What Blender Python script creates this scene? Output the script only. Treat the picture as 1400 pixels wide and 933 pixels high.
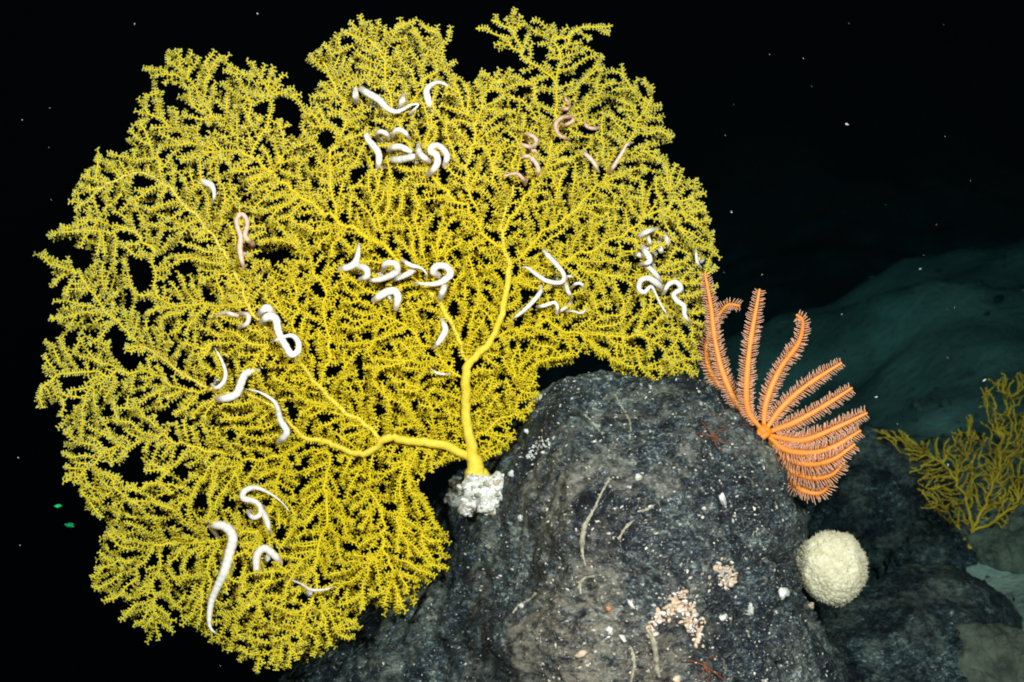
import bpy, math, random, heapq
import numpy as np
from mathutils import Vector, Matrix, noise
from mathutils.bvhtree import BVHTree

# ------------------------------------------------------------------ clear
for o in list(bpy.data.objects):
    bpy.data.objects.remove(o, do_unlink=True)
scene = bpy.context.scene
COL = scene.collection
R = random.Random(11)

# ------------------------------------------------------------------ camera
PITCH = math.radians(8)
cam_d = bpy.data.cameras.new('camera')
cam_d.sensor_width = 36.0
cam_d.lens = 54.0
cam_d.clip_start = 0.05
cam_d.clip_end = 200.0
cam_d.dof.use_dof = True
cam_d.dof.focus_distance = 2.98
cam_d.dof.aperture_fstop = 4.8
cam = bpy.data.objects.new('camera', cam_d)
COL.objects.link(cam)
cam.location = (0, -3, 0)
cam.rotation_euler = (math.radians(90) - PITCH, 0, 0)
scene.camera = cam
FWD = Vector((0, math.cos(PITCH), -math.sin(PITCH)))
UP = Vector((0, math.sin(PITCH), math.cos(PITCH)))
RIGHT = Vector((1, 0, 0))
CAM = Vector((0, -3, 0))
PX = 3.0 / 2100.0                       # metres per photo pixel three metres away


def P(px, py, d):
    k = d / 2100.0
    return CAM + FWD * d + RIGHT * ((px - 700.0) * k) + UP * ((466.5 - py) * k)


# ------------------------------------------------------------------ world: lightless deep water
world = bpy.data.worlds.new('World')
scene.world = world
world.use_nodes = True
bgn = world.node_tree.nodes['Background']
bgn.inputs['Color'].default_value = (0.10, 0.45, 0.60, 1)
bgn.inputs['Strength'].default_value = 0.0008


# ------------------------------------------------------------------ the vehicle's two lamps, above the camera
def lamp(name, loc, aim, power, radius, size, col):
    l = bpy.data.lights.new(name, 'SPOT')
    l.energy = power
    l.color = col
    l.shadow_soft_size = radius
    l.spot_size = math.radians(size)
    l.spot_blend = 0.75
    o = bpy.data.objects.new(name, l)
    COL.objects.link(o)
    o.location = loc
    o.rotation_euler = (Vector(aim) - Vector(loc)).to_track_quat('-Z', 'Y').to_euler()
    return o


lamp('vehicle_lamp', (-0.70, -2.9, 0.60), P(520, 480, 3.0), 1180, 0.06, 62, (1.0, 0.36, 0.30))
lamp('vehicle_lamp', (0.80, -2.9, 0.80), P(680, 510, 3.0), 2050, 0.06, 58, (1.0, 0.36, 0.30))

scene.view_settings.view_transform = 'Standard'
scene.view_settings.look = 'None'
scene.view_settings.exposure = 0.0
scene.view_settings.gamma = 1.0
scene.cycles.max_bounces = 6
scene.cycles.use_denoising = True
scene.cycles.filter_width = 1.9


# ------------------------------------------------------------------ helpers
def obj(name, verts, faces, mat=None, parent=None, smooth=True, cols=None):
    me = bpy.data.meshes.new(name)
    me.from_pydata([tuple(v) for v in verts], [], faces)
    if smooth:
        me.polygons.foreach_set('use_smooth', [True] * len(me.polygons))
    if cols is not None:
        at = me.color_attributes.new('Col', 'FLOAT_COLOR', 'POINT')
        at.data.foreach_set('color', np.asarray(cols, dtype=np.float32).ravel())
    if mat:
        me.materials.append(mat)
    me.update()
    o = bpy.data.objects.new(name, me)
    COL.objects.link(o)
    if parent:
        o.parent = parent
        o.matrix_parent_inverse = Matrix.Translation(-parent.location)
    return o


def obj_np(name, V, F, mat, parent=None, smooth=True, cols=None):
    """triangle mesh from numpy arrays"""
    me = bpy.data.meshes.new(name)
    nv, nf = len(V), len(F)
    me.vertices.add(nv)
    me.vertices.foreach_set('co', np.asarray(V, dtype=np.float32).ravel())
    me.loops.add(nf * 3)
    me.loops.foreach_set('vertex_index', np.asarray(F, dtype=np.int32).ravel())
    me.polygons.add(nf)
    me.polygons.foreach_set('loop_start', np.arange(0, nf * 3, 3, dtype=np.int32))
    me.polygons.foreach_set('use_smooth', np.full(nf, smooth))
    if cols is not None:
        at = me.color_attributes.new('Col', 'FLOAT_COLOR', 'POINT')
        at.data.foreach_set('color', np.asarray(cols, dtype=np.float32).ravel())
    me.materials.append(mat)
    me.update(calc_edges=True)
    me.validate()
    o = bpy.data.objects.new(name, me)
    COL.objects.link(o)
    if parent:
        o.parent = parent
        o.matrix_parent_inverse = Matrix.Translation(-parent.location)
    return o


def tag(o, label=None, cat=None, group=None, kind=None):
    if label:
        o['label'] = label
    if cat:
        o['category'] = cat
    if group:
        o['group'] = group
    if kind:
        o['kind'] = kind
    return o


def thing(name, loc, label, cat, group=None):
    o = bpy.data.objects.new(name, None)
    o.empty_display_size = 0.05
    COL.objects.link(o)
    o.location = loc
    return tag(o, label, cat, group)


def catmull(pts, step):
    """resample a polyline of numpy rows (any width) smoothly"""
    pts = np.asarray(pts, dtype=float)
    if len(pts) < 3:
        n = max(2, int(np.linalg.norm((pts[-1] - pts[0])[:2]) / step) + 1)
        t = np.linspace(0, 1, n)[:, None]
        return pts[0] * (1 - t) + pts[-1] * t
    ext = np.vstack([2 * pts[0] - pts[1], pts, 2 * pts[-1] - pts[-2]])
    out = []
    for i in range(1, len(ext) - 2):
        p0, p1, p2, p3 = ext[i - 1:i + 3]
        n = max(1, int(round(np.linalg.norm((p2 - p1)[:2]) / step)))
        for t in np.arange(n) / n:
            out.append(0.5 * (2 * p1 + (p2 - p0) * t + (2 * p0 - 5 * p1 + 4 * p2 - p3) * t * t
                              + (3 * p1 - p0 - 3 * p2 + p3) * t ** 3))
    out.append(pts[-1])
    return np.array(out)


def tube(verts, faces, pts, radii, sides=6, squash=None):
    """append a closed tube along world points to vert / face lists"""
    n = len(pts)
    base = len(verts)
    N = None
    for i in range(n):
        T = (pts[min(i + 1, n - 1)] - pts[max(i - 1, 0)])
        if T.length < 1e-9:
            T = Vector((0, 0, 1))
        T.normalize()
        if N is None:
            a = Vector((0, 1, 0)) if abs(T.y) < 0.9 else Vector((1, 0, 0))
            N = T.cross(a).normalized()
        else:
            N = N - T * N.dot(T)
            if N.length < 1e-6:
                N = T.orthogonal()
            N.normalize()
        B = T.cross(N)
        for k in range(sides):
            a = 2 * math.pi * k / sides
            verts.append(pts[i] + (N * math.cos(a) + B * math.sin(a)) * radii[i])
    for i in range(n - 1):
        for k in range(sides):
            a = base + i * sides + k
            b = base + i * sides + (k + 1) % sides
            faces.append((a, b, b + sides, a + sides))
    for end, s in ((0, -1), (n - 1, 1)):
        T = (pts[end] - pts[end - s]) if n > 1 else Vector((0, 0, 1))
        T = T.normalized() if T.length > 1e-9 else Vector((0, 0, 1))
        verts.append(pts[end] + T * radii[end] * 0.8)
        c = len(verts) - 1
        for k in range(sides):
            a = base + end * sides + k
            b = base + end * sides + (k + 1) % sides
            faces.append((b, a, c) if s < 0 else (a, b, c))


def lump(verts, faces, c, r, rnd, sub=1, squash=(1, 1, 1)):
    """append one irregular pebble-like lump"""
    ICO = lump.cache.get(sub)
    if ICO is None:
        import bmesh
        bm = bmesh.new()
        bmesh.ops.create_icosphere(bm, subdivisions=sub, radius=1)
        ICO = ([v.co.copy() for v in bm.verts], [tuple(v.index for v in f.verts) for f in bm.faces])
        bm.free()
        lump.cache[sub] = ICO
    base = len(verts)
    off = Vector((rnd.uniform(0, 90), rnd.uniform(0, 90), rnd.uniform(0, 90)))
    q = Matrix.Rotation(rnd.uniform(0, 6.28), 3, Vector((rnd.gauss(0, 1), rnd.gauss(0, 1), rnd.gauss(0, 1))).normalized())
    for v in ICO[0]:
        k = 1 + 0.5 * noise.noise(v * 1.3 + off) + 0.35 * noise.noise(v * 3.1 + off)
        w = q @ Vector((v.x * squash[0] * k, v.y * squash[1] * k, v.z * squash[2] * k))
        verts.append(c + w * r)
    for f in ICO[1]:
        faces.append(tuple(base + i for i in f))


lump.cache = {}


# ------------------------------------------------------------------ materials
def new_mat(name):
    m = bpy.data.materials.new(name)
    m.use_nodes = True
    nt = m.node_tree
    return m, nt, nt.nodes['Principled BSDF']


def node(nt, kind, **kw):
    n = nt.nodes.new(kind)
    for k, v in kw.items():
        if k in n.inputs:
            n.inputs[k].default_value = v
        else:
            setattr(n, k, v)
    return n


def ramp(nt, stops):
    n = nt.nodes.new('ShaderNodeValToRGB')
    el = n.color_ramp.elements
    while len(el) < len(stops):
        el.new(0.5)
    for e, (p, c) in zip(el, stops):
        e.position = p
        e.color = tuple(c) + (1,) if len(c) == 3 else c
    return n


def noisy(name, c1, c2, scale, rough=0.6, bump=0.0, bscale=None, spec=0.3, sss=0.0, dist=0.002):
    m, nt, b = new_mat(name)
    tc = node(nt, 'ShaderNodeTexCoord')
    n = node(nt, 'ShaderNodeTexNoise', Scale=scale, Detail=5.0, Roughness=0.65)
    nt.links.new(tc.outputs['Object'], n.inputs['Vector'])
    r = ramp(nt, [(0.32, c1), (0.68, c2)])
    nt.links.new(n.outputs['Fac'], r.inputs['Fac'])
    nt.links.new(r.outputs['Color'], b.inputs['Base Color'])
    b.inputs['Roughness'].default_value = rough
    b.inputs['Specular IOR Level'].default_value = spec
    if sss:
        b.inputs['Subsurface Weight'].default_value = sss
        b.inputs['Subsurface Radius'].default_value = (0.01, 0.006, 0.003)
        b.inputs['Subsurface Scale'].default_value = 0.4
    if bump:
        n2 = node(nt, 'ShaderNodeTexNoise', Scale=bscale or scale * 3, Detail=6.0, Roughness=0.7)
        nt.links.new(tc.outputs['Object'], n2.inputs['Vector'])
        bp = node(nt, 'ShaderNodeBump', Strength=bump, Distance=dist)
        nt.links.new(n2.outputs['Fac'], bp.inputs['Height'])
        nt.links.new(bp.outputs['Normal'], b.inputs['Normal'])
    return m


def attr_mat(name, rough=0.55, spec=0.3, trans=0.0):
    m, nt, b = new_mat(name)
    out = nt.nodes['Material Output']
    a = node(nt, 'ShaderNodeVertexColor', layer_name='Col')
    nt.links.new(a.outputs['Color'], b.inputs['Base Color'])
    b.inputs['Roughness'].default_value = rough
    b.inputs['Specular IOR Level'].default_value = spec
    if trans:
        tr = node(nt, 'ShaderNodeBsdfTranslucent')
        nt.links.new(a.outputs['Color'], tr.inputs['Color'])
        ms = node(nt, 'ShaderNodeMixShader')
        ms.inputs[0].default_value = trans
        nt.links.new(b.outputs[0], ms.inputs[1])
        nt.links.new(tr.outputs[0], ms.inputs[2])
        nt.links.new(ms.outputs[0], out.inputs['Surface'])
    return m


M_STEM = noisy('coral_stem', (0.82, 0.56, 0.02), (0.92, 0.72, 0.10), 90, 0.6, 0.9, 420, 0.25)
M_TWIG = noisy('coral_twig', (0.70, 0.50, 0.004), (0.78, 0.57, 0.008), 30, 0.6, 0.3, 400, 0.25)
M_POLYP = attr_mat('coral_polyp', 0.6, 0.2, 0.10)
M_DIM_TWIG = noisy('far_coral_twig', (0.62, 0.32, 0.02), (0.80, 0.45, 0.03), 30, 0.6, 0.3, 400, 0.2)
M_STAR = attr_mat('snake_star_skin', 0.55, 0.25)
M_ORANGE = attr_mat('orange_star_skin', 0.5, 0.35)
M_SPONGE = noisy('sponge_skin', (0.62, 0.52, 0.34), (0.86, 0.77, 0.57), 55, 0.85, 0.6, 220, 0.1, 0.0, 0.004)
M_CRUST = noisy('white_crust', (0.50, 0.45, 0.38), (0.88, 0.86, 0.86), 60, 0.5, 0.5, 300, 0.4)
M_SHELL = noisy('white_shell', (0.38, 0.40, 0.38), (0.80, 0.80, 0.76), 90, 0.45, 0.4, 300, 0.4)
M_BEIGE = noisy('beige_crust', (0.38, 0.28, 0.19), (0.72, 0.58, 0.44), 70, 0.7, 0.5, 260, 0.25)
M_TUBE = noisy('worm_tube', (0.20, 0.20, 0.15), (0.48, 0.46, 0.34), 90, 0.8, 0.5, 260, 0.2)
M_RED = noisy('red_brittle_star', (0.17, 0.045, 0.02), (0.27, 0.08, 0.03), 80, 0.6, 0.2, 300, 0.2)
M_ANEM = noisy('orange_anemone', (0.42, 0.16, 0.04), (0.62, 0.34, 0.14), 120, 0.6)
M_GRIT = noisy('pale_grit', (0.12, 0.12, 0.10), (0.86, 0.82, 0.70), 45, 0.55, 0.3, 300, 0.4)
M_SNOW = noisy('marine_snow', (0.5, 0.5, 0.42), (0.75, 0.75, 0.7), 40, 0.9)
M_GREEN_GLOW = noisy('green_glow_speck', (0.01, 0.55, 0.16), (0.03, 0.80, 0.26), 60, 0.5)  # glow of the green specks put into the base colour
M_SEDIMENT = noisy('pale_sediment_rock', (0.06, 0.062, 0.05), (0.26, 0.25, 0.19), 14, 0.95, 0.9, 70, 0.05, 0, 0.02)


def rock_mat(name, patch=True, dark=1.0):
    m, nt, b = new_mat(name)
    L = nt.links.new
    tc = node(nt, 'ShaderNodeTexCoord')
    # streaky grain
    mp = node(nt, 'ShaderNodeMapping')
    mp.inputs['Rotation'].default_value = (0.3, 0.5, 0.6)
    mp.inputs['Scale'].default_value = (1.0, 1.0, 1.9)
    L(tc.outputs['Object'], mp.inputs['Vector'])
    n1 = node(nt, 'ShaderNodeTexNoise', Scale=34.0, Detail=10.0, Roughness=0.78, Distortion=0.15)
    L(mp.outputs['Vector'], n1.inputs['Vector'])
    n2 = node(nt, 'ShaderNodeTexNoise', Scale=5.5, Detail=6.0, Roughness=0.68)
    L(tc.outputs['Object'], n2.inputs['Vector'])
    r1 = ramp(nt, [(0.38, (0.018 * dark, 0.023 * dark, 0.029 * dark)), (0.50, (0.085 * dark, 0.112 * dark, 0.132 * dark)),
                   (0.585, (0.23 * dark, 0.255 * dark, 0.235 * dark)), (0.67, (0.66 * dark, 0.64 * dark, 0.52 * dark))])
    L(n1.outputs['Fac'], r1.inputs['Fac'])
    r2 = ramp(nt, [(0.38, (0.18, 0.22, 0.31)), (0.50, (0.72, 0.80, 0.86)), (0.62, (1.75, 1.85, 1.75))])
    L(n2.outputs['Fac'], r2.inputs['Fac'])
    mx = node(nt, 'ShaderNodeMix', data_type='RGBA', blend_type='MULTIPLY')
    mx.inputs[0].default_value = 1.0
    L(r1.outputs['Color'], mx.inputs[6])
    L(r2.outputs['Color'], mx.inputs[7])
    col = mx.outputs[2]
    # grainy cells of uneven brightness
    for sc_, lo, hi in ((85.0, 0.45, 1.7), (210.0, 0.35, 2.3)):
        vc = node(nt, 'ShaderNodeTexVoronoi', Scale=sc_)
        L(mp.outputs['Vector'], vc.inputs['Vector'])
        sx = node(nt, 'ShaderNodeSeparateColor')
        L(vc.outputs['Color'], sx.inputs[0])
        rc = ramp(nt, [(0.0, (lo, lo, lo)), (0.75, (0.95, 0.95, 0.95)), (1.0, (hi, hi, hi))])
        L(sx.outputs[0], rc.inputs['Fac'])
        mc = node(nt, 'ShaderNodeMix', data_type='RGBA', blend_type='MULTIPLY')
        mc.inputs[0].default_value = 1.0
        L(col, mc.inputs[6])
        L(rc.outputs['Color'], mc.inputs[7])
        col = mc.outputs[2]
    # pale crusty flecks
    vo = node(nt, 'ShaderNodeTexVoronoi', Scale=105.0)
    L(mp.outputs['Vector'], vo.inputs['Vector'])
    fr = ramp(nt, [(0.10, (1, 1, 1)), (0.24, (0, 0, 0))])
    L(vo.outputs['Distance'], fr.inputs['Fac'])
    n3 = node(nt, 'ShaderNodeTexNoise', Scale=12.0, Detail=5.0, Roughness=0.7)
    L(tc.outputs['Object'], n3.inputs['Vector'])
    gate = ramp(nt, [(0.48, (0, 0, 0)), (0.62, (1, 1, 1))])
    L(n3.outputs['Fac'], gate.inputs['Fac'])
    mg = node(nt, 'ShaderNodeMath', operation='MULTIPLY')
    L(fr.outputs['Color'], mg.inputs[0])
    L(gate.outputs['Color'], mg.inputs[1])
    mx2 = node(nt, 'ShaderNodeMix', data_type='RGBA')
    mx2.inputs[7].default_value = (0.36 * dark, 0.36 * dark, 0.30 * dark, 1)
    L(mg.outputs[0], mx2.inputs[0])
    L(col, mx2.inputs[6])
    col = mx2.outputs[2]
    # thin wandering pale crust lines
    nv = node(nt, 'ShaderNodeTexNoise', Scale=13.0, Detail=3.0, Roughness=0.55, Distortion=0.8)
    L(tc.outputs['Object'], nv.inputs['Vector'])
    rv = ramp(nt, [(0.488, (0, 0, 0)), (0.5, (1, 1, 1)), (0.512, (0, 0, 0))])
    L(nv.outputs['Fac'], rv.inputs['Fac'])
    nw = node(nt, 'ShaderNodeTexNoise', Scale=9.0, Detail=4.0)
    L(mp.outputs['Vector'], nw.inputs['Vector'])
    rw = ramp(nt, [(0.52, (0, 0, 0)), (0.62, (0.8, 0.8, 0.8))])
    L(nw.outputs['Fac'], rw.inputs['Fac'])
    mv_ = node(nt, 'ShaderNodeMath', operation='MULTIPLY')
    L(rv.outputs['Color'], mv_.inputs[0])
    L(rw.outputs['Color'], mv_.inputs[1])
    mx4 = node(nt, 'ShaderNodeMix', data_type='RGBA')
    mx4.inputs[7].default_value = (0.40 * dark, 0.38 * dark, 0.28 * dark, 1)
    L(mv_.outputs[0], mx4.inputs[0])
    L(col, mx4.inputs[6])
    col = mx4.outputs[2]
    # silt lying in broad downward streaks
    ms_ = node(nt, 'ShaderNodeMapping')
    ms_.inputs['Rotation'].default_value = (0.0, 0.35, 0.0)
    ms_.inputs['Scale'].default_value = (7.0, 7.0, 2.0)
    L(tc.outputs['Object'], ms_.inputs['Vector'])
    ns_ = node(nt, 'ShaderNodeTexNoise', Scale=1.0, Detail=9.0, Roughness=0.72)
    L(ms_.outputs['Vector'], ns_.inputs['Vector'])
    rs_ = ramp(nt, [(0.50, (0, 0, 0)), (0.62, (0.85, 0.85, 0.85))])
    L(ns_.outputs['Fac'], rs_.inputs['Fac'])
    mg2 = node(nt, 'ShaderNodeMath', operation='MULTIPLY')
    rn_ = ramp(nt, [(0.42, (0.1, 0.1, 0.1)), (0.58, (1, 1, 1))])
    L(n1.outputs['Fac'], rn_.inputs['Fac'])
    L(rs_.outputs['Color'], mg2.inputs[0])
    L(rn_.outputs['Color'], mg2.inputs[1])
    mx5 = node(nt, 'ShaderNodeMix', data_type='RGBA')
    mx5.inputs[7].default_value = (0.42 * dark, 0.42 * dark, 0.34 * dark, 1)
    L(mg2.outputs[0], mx5.inputs[0])
    L(col, mx5.inputs[6])
    col = mx5.outputs[2]
    if patch:
        # the tan dusted patch low on the boulder
        sub = node(nt, 'ShaderNodeVectorMath', operation='DISTANCE')
        L(tc.outputs['Object'], sub.inputs[0])
        sub.inputs[1].default_value = P(810, 930, 2.68)
        nz = node(nt, 'ShaderNodeMath', operation='MULTIPLY_ADD')
        L(n3.outputs['Fac'], nz.inputs[0])
        nz.inputs[1].default_value = -0.30
        L(sub.outputs['Value'], nz.inputs[2])
        pr = ramp(nt, [(0.0, (1, 1, 1)), (0.04, (0, 0, 0))])
        L(nz.outputs[0], pr.inputs['Fac'])
        gp = node(nt, 'ShaderNodeMath', operation='MULTIPLY')
        L(pr.outputs['Color'], gp.inputs[0])
        rr = ramp(nt, [(0.42, (0.0, 0.0, 0.0)), (0.60, (0.45, 0.45, 0.45))])
        L(n1.outputs['Fac'], rr.inputs['Fac'])
        L(rr.outputs['Color'], gp.inputs[1])
        mx3 = node(nt, 'ShaderNodeMix', data_type='RGBA')
        mx3.inputs[7].default_value = (0.46, 0.38, 0.26, 1)
        L(gp.outputs[0], mx3.inputs[0])
        L(col, mx3.inputs[6])
        col = mx3.outputs[2]
    L(col, b.inputs['Base Color'])
    b.inputs['Roughness'].default_value = 0.55
    b.inputs['Specular IOR Level'].default_value = 0.35
    nb = node(nt, 'ShaderNodeTexNoise', Scale=70.0, Detail=8.0, Roughness=0.75)
    L(mp.outputs['Vector'], nb.inputs['Vector'])
    bp = node(nt, 'ShaderNodeBump', Strength=1.0, Distance=0.016)
    L(nb.outputs['Fac'], bp.inputs['Height'])
    L(bp.outputs['Normal'], b.inputs['Normal'])
    return m


M_ROCK = rock_mat('basalt')
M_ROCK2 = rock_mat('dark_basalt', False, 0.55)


# ------------------------------------------------------------------ seabed
def seabed_z(x, y):
    def ss(a, b, t):
        t = min(1, max(0, (t - a) / (b - a)))
        return t * t * (3 - 2 * t)
    z = -1.30 + 0.2 * (y - 0.46) + 0.12 * (x - 1.03)
    z -= 0.45 * max(0, 1.75 - x) * ss(1.0, 3.0, y)
    z -= 0.75 * max(0, 0.55 - x)
    z -= 0.62 * max(0, y - 3.7) * (1 - ss(4.8, 5.8, y))
    z += 0.08 * max(0, y - 5.5) * ss(0, 3, x) - 1.7 * ss(4.0, 5.8, y)
    v = Vector((x, y, 0))
    z += 0.16 * noise.noise(v * 0.9 + Vector((3, 7, 0))) + 0.07 * noise.noise(v * 2.6) + 0.03 * noise.noise(v * 7)
    s = x * 0.55 + y * 0.85
    z += 0.03 * math.sin(s * 9 + 2.5 * noise.noise(v * 1.6)) * ss(1.6, 3, y)
    return z


nx, ny = 260, 240
xs = np.concatenate([np.linspace(-60, -4, 14)[:-1], np.linspace(-4, 6, nx - 34), np.linspace(6, 60, 22)[1:]])
ys = np.concatenate([np.linspace(-4, 10, ny - 20), np.linspace(10, 90, 21)[1:]])
sv, sf = [], []
for yy in ys:
    for xx in xs:
        cx, cy = max(-8, min(9, xx)), min(14, yy)
        sv.append((xx, yy, seabed_z(cx, cy) + 0.02 * (yy - cy)))
W = len(xs)
for j in range(len(ys) - 1):
    for i in range(W - 1):
        a = j * W + i
        sf.append((a, a + 1, a + 1 + W, a + W))
M_SEABED = noisy('seabed_silt', (0.17, 0.20, 0.17), (0.46, 0.48, 0.40), 3.5, 0.95, 0.8, 28, 0.05, 0, 0.03)
seabed = tag(obj('seabed', sv, sf, M_SEABED), kind='structure')
rv_, rf_ = [], []
rg = random.Random(61)
for _ in range(900):
    x, y = rg.uniform(0.6, 3.6), rg.uniform(0.2, 4.2)
    if noise.noise(Vector((x * 1.8, y * 1.8, 6))) < -0.05:
        continue
    r = 0.006 + 0.05 * rg.random() ** 4 * (1 if y < 2.4 else 0.35)
    lump(rv_, rf_, Vector((x, y, seabed_z(x, y) + r * 0.15)), r, rg, 1 if r < 0.02 else 2, (1.2, 1.0, 0.7))
tag(obj('rubble', rv_, rf_, M_SEDIMENT, seabed), kind='stuff')


# ------------------------------------------------------------------ boulders: a closed body round a centre line of its own
def boulder(name, outline, centre, rim_d, front, back, mat, seed, amp=0.022, nth=220, nph=60, power=1.0, recede=None):
    poly = np.array(outline + [outline[0]], float)
    ang = np.arctan2(poly[:-1, 1] - centre[1], poly[:-1, 0] - centre[0])
    rad = np.hypot(poly[:-1, 1] - centre[1], poly[:-1, 0] - centre[0])
    order = np.argsort(ang)
    ang, rad = ang[order], rad[order]
    ang = np.concatenate([ang - 2 * math.pi, ang, ang + 2 * math.pi])
    rad = np.concatenate([rad] * 3)
    th = np.linspace(-math.pi, math.pi, nth, endpoint=False)
    rr = np.interp(th, ang, rad)
    k = np.array([0.25, 0.5, 0.25])
    rr = np.convolve(np.concatenate([rr[-1:], rr, rr[:1]]), k, 'valid')
    V, F = [], []
    off = Vector((seed * 13.1, seed * 7.7, seed * 3.3))

    def disp(p, n):
        q = p * 2.2 + off
        a = 2.2 * noise.noise(q) + 1.0 * noise.noise(q * 2.4) + 0.75 * noise.noise(q * 6) \
            + 0.5 * noise.noise(q * 15) + 0.34 * noise.noise(q * 34) + 0.16 * noise.noise(q * 80)
        rid = 1 - abs(noise.noise(q * 1.7 + Vector((5, 5, 5)))) * 2
        rid2 = 1 - abs(noise.noise(q * 5.2 + Vector((1, 8, 5)))) * 2
        gr = abs(noise.noise(q * 1.35 + Vector((9, 2, 4))) + 0.12 * noise.noise(q * 9))
        groove = -0.9 * max(0, 1 - gr / 0.07)
        return p + n * amp * (a + 0.7 * rid + 0.35 * rid2 + groove)
    rows = []
    for j in range(nph + 1):
        ph = math.pi * j / nph
        s = math.sin(ph) ** power
        c = math.cos(ph)
        row = []
        for i in range(nth):
            if j in (0, nph) and i > 0:
                row.append(row[0])
                continue
            r = rr[i] * s
            d = rim_d - front * c if c > 0 else rim_d - back * c
            qx, qy = centre[0] + math.cos(th[i]) * r, centre[1] + math.sin(th[i]) * r
            if recede:
                d += recede(qx, qy)
            p = P(qx, qy, d)
            n = (RIGHT * math.cos(th[i]) * s - UP * math.sin(th[i]) * s - FWD * c)
            n.normalize()
            row.append(len(V))
            V.append(disp(p, n))
        rows.append(row)
    for j in range(nph):
        for i in range(nth):
            a, b = rows[j][i], rows[j][(i + 1) % nth]
            c_, d_ = rows[j + 1][(i + 1) % nth], rows[j + 1][i]
            f = []
            for v in (a, d_, c_, b):
                if v not in f:
                    f.append(v)
            if len(f) > 2:
                F.append(tuple(f))
    o = obj(name, V, F, mat)
    o['_'] = 0
    del o['_']
    return o, BVHTree.FromPolygons(V, F)


ROCK_OUT = [(330, 985), (385, 918), (440, 888), (500, 840), (560, 782), (578, 735), (596, 690), (628, 655), (690, 610),
            (709, 592), (728, 566), (775, 544), (840, 535), (900, 534), (950, 538), (985, 548), (1026, 580), (1060, 622),
            (1085, 670), (1100, 705), (1098, 750), (1108, 800), (1130, 860), (1168, 940), (1210, 1060), (1230, 1250),
            (1150, 1420), (800, 1480), (450, 1400), (300, 1200)]


def shoulder(x, y):
    """the left flank falls back behind a blunt ridge"""
    t = max(0.0, 770 - 0.12 * (y - 800) + 25 * noise.noise(Vector((y * 0.01, 2, 5))) - x)
    return 0.0019 * t if t < 150 else 0.285 + 0.0007 * (t - 150)


rock, rock_bvh = boulder('boulder', ROCK_OUT, (900, 830), 3.16, 0.56, 0.55, M_ROCK, 1.0, 0.020, 760, 270, recede=shoulder)
tag(rock, 'large dark speckled basalt boulder carrying the yellow sea fan', 'boulder')


def on_rock(px, py, bvh=None, lift=0.0):
    d = (P(px, py, 1.0) - CAM).normalized()
    hit, nrm, _, _ = (bvh or rock_bvh).ray_cast(CAM, d)
    if hit is None:
        return None, None
    if nrm.dot(d) > 0:
        nrm = -nrm
    return hit + nrm * lift, nrm


# pale shell grit caught all over the boulder: nobody could count it
gv, gf = [], []
g = random.Random(5)
count = 0
while count < 6200:
    px, py = g.uniform(380, 1180), g.uniform(505, 945)
    dens = 0.35 + 0.65 * (noise.noise(Vector((px * 0.012, py * 0.012, 3))) * 0.5 + 0.5)
    if px < 735:
        dens *= 0.55
    if g.random() > dens:
        continue
    h, n = on_rock(px, py)
    if h is None:
        continue
    r = PX * 0.85 * (0.38 + 0.45 * g.random() ** 2 + (2.1 * g.random() ** 11))
    lump(gv, gf, h, r, g, 1, (1.5, 0.8, 0.7))
    count += 1
tag(obj('shell_grit', gv, gf, M_GRIT, rock, smooth=False), kind='stuff')

# lesser rocks of the slope behind
rk, bvh_a = boulder('rock', [(1085, 840), (1140, 812), (1200, 800), (1262, 776), (1320, 790), (1372, 825), (1395, 870), (1440, 960),
                             (1400, 1100), (1100, 1100), (1060, 950)], (1240, 940), 3.75, 0.42, 0.4, M_ROCK2, 2.0, 0.02, 160, 60)
tag(rk, 'low dark rock in shade beside the foot of the boulder', 'rock')
rk, bvh_b = boulder('rock', [(1330, 742), (1380, 722), (1460, 715), (1500, 760), (1480, 830), (1400, 808), (1345, 780)],
                    (1410, 768), 4.05, 0.12, 0.3, M_SEDIMENT, 3.0, 0.024, 200, 70)
tag(rk, 'pale silt covered slab below the distant sea fan', 'rock')
rk, bvh_c = boulder('rock', [(1300, 872), (1345, 860), (1400, 880), (1470, 900), (1500, 1000), (1330, 1010), (1290, 930)],
                    (1385, 935), 3.45, 0.10, 0.4, M_SEDIMENT, 4.0, 0.020, 200, 70)
tag(rk, 'pale flat stone lying before the low dark rock', 'rock')
rk, bvh_d = boulder('rock', [(1105, 640), (1150, 612), (1210, 610), (1262, 650), (1270, 720), (1240, 790), (1150, 800), (1095, 760)],
                    (1185, 710), 4.3, 0.25, 0.4, M_ROCK2, 5.0, 0.03, 140, 50)
tag(rk, 'dim rounded rock behind the round cream sponge', 'rock')
rk, bvh_e = boulder('rock', [(1220, 745), (1270, 728), (1335, 738), (1350, 790), (1330, 830), (1240, 830), (1205, 790)],
                    (1280, 780), 4.15, 0.22, 0.4, M_ROCK2, 6.0, 0.03, 140, 50)
tag(rk, 'dim dark rock under the stem of the distant sea fan', 'rock')


# ------------------------------------------------------------------ sea fans
def inside(poly, x, y):
    c = False
    j = len(poly) - 1
    for i in range(len(poly)):
        xi, yi = poly[i]
        xj, yj = poly[j]
        if (yi > y) != (yj > y) and x < (xj - xi) * (y - yi) / (yj - yi) + xi:
            c = not c
        j = i
    return c


BASE_D = (on_rock(652, 684)[0] - CAM).dot(FWD) - 0.035


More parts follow.
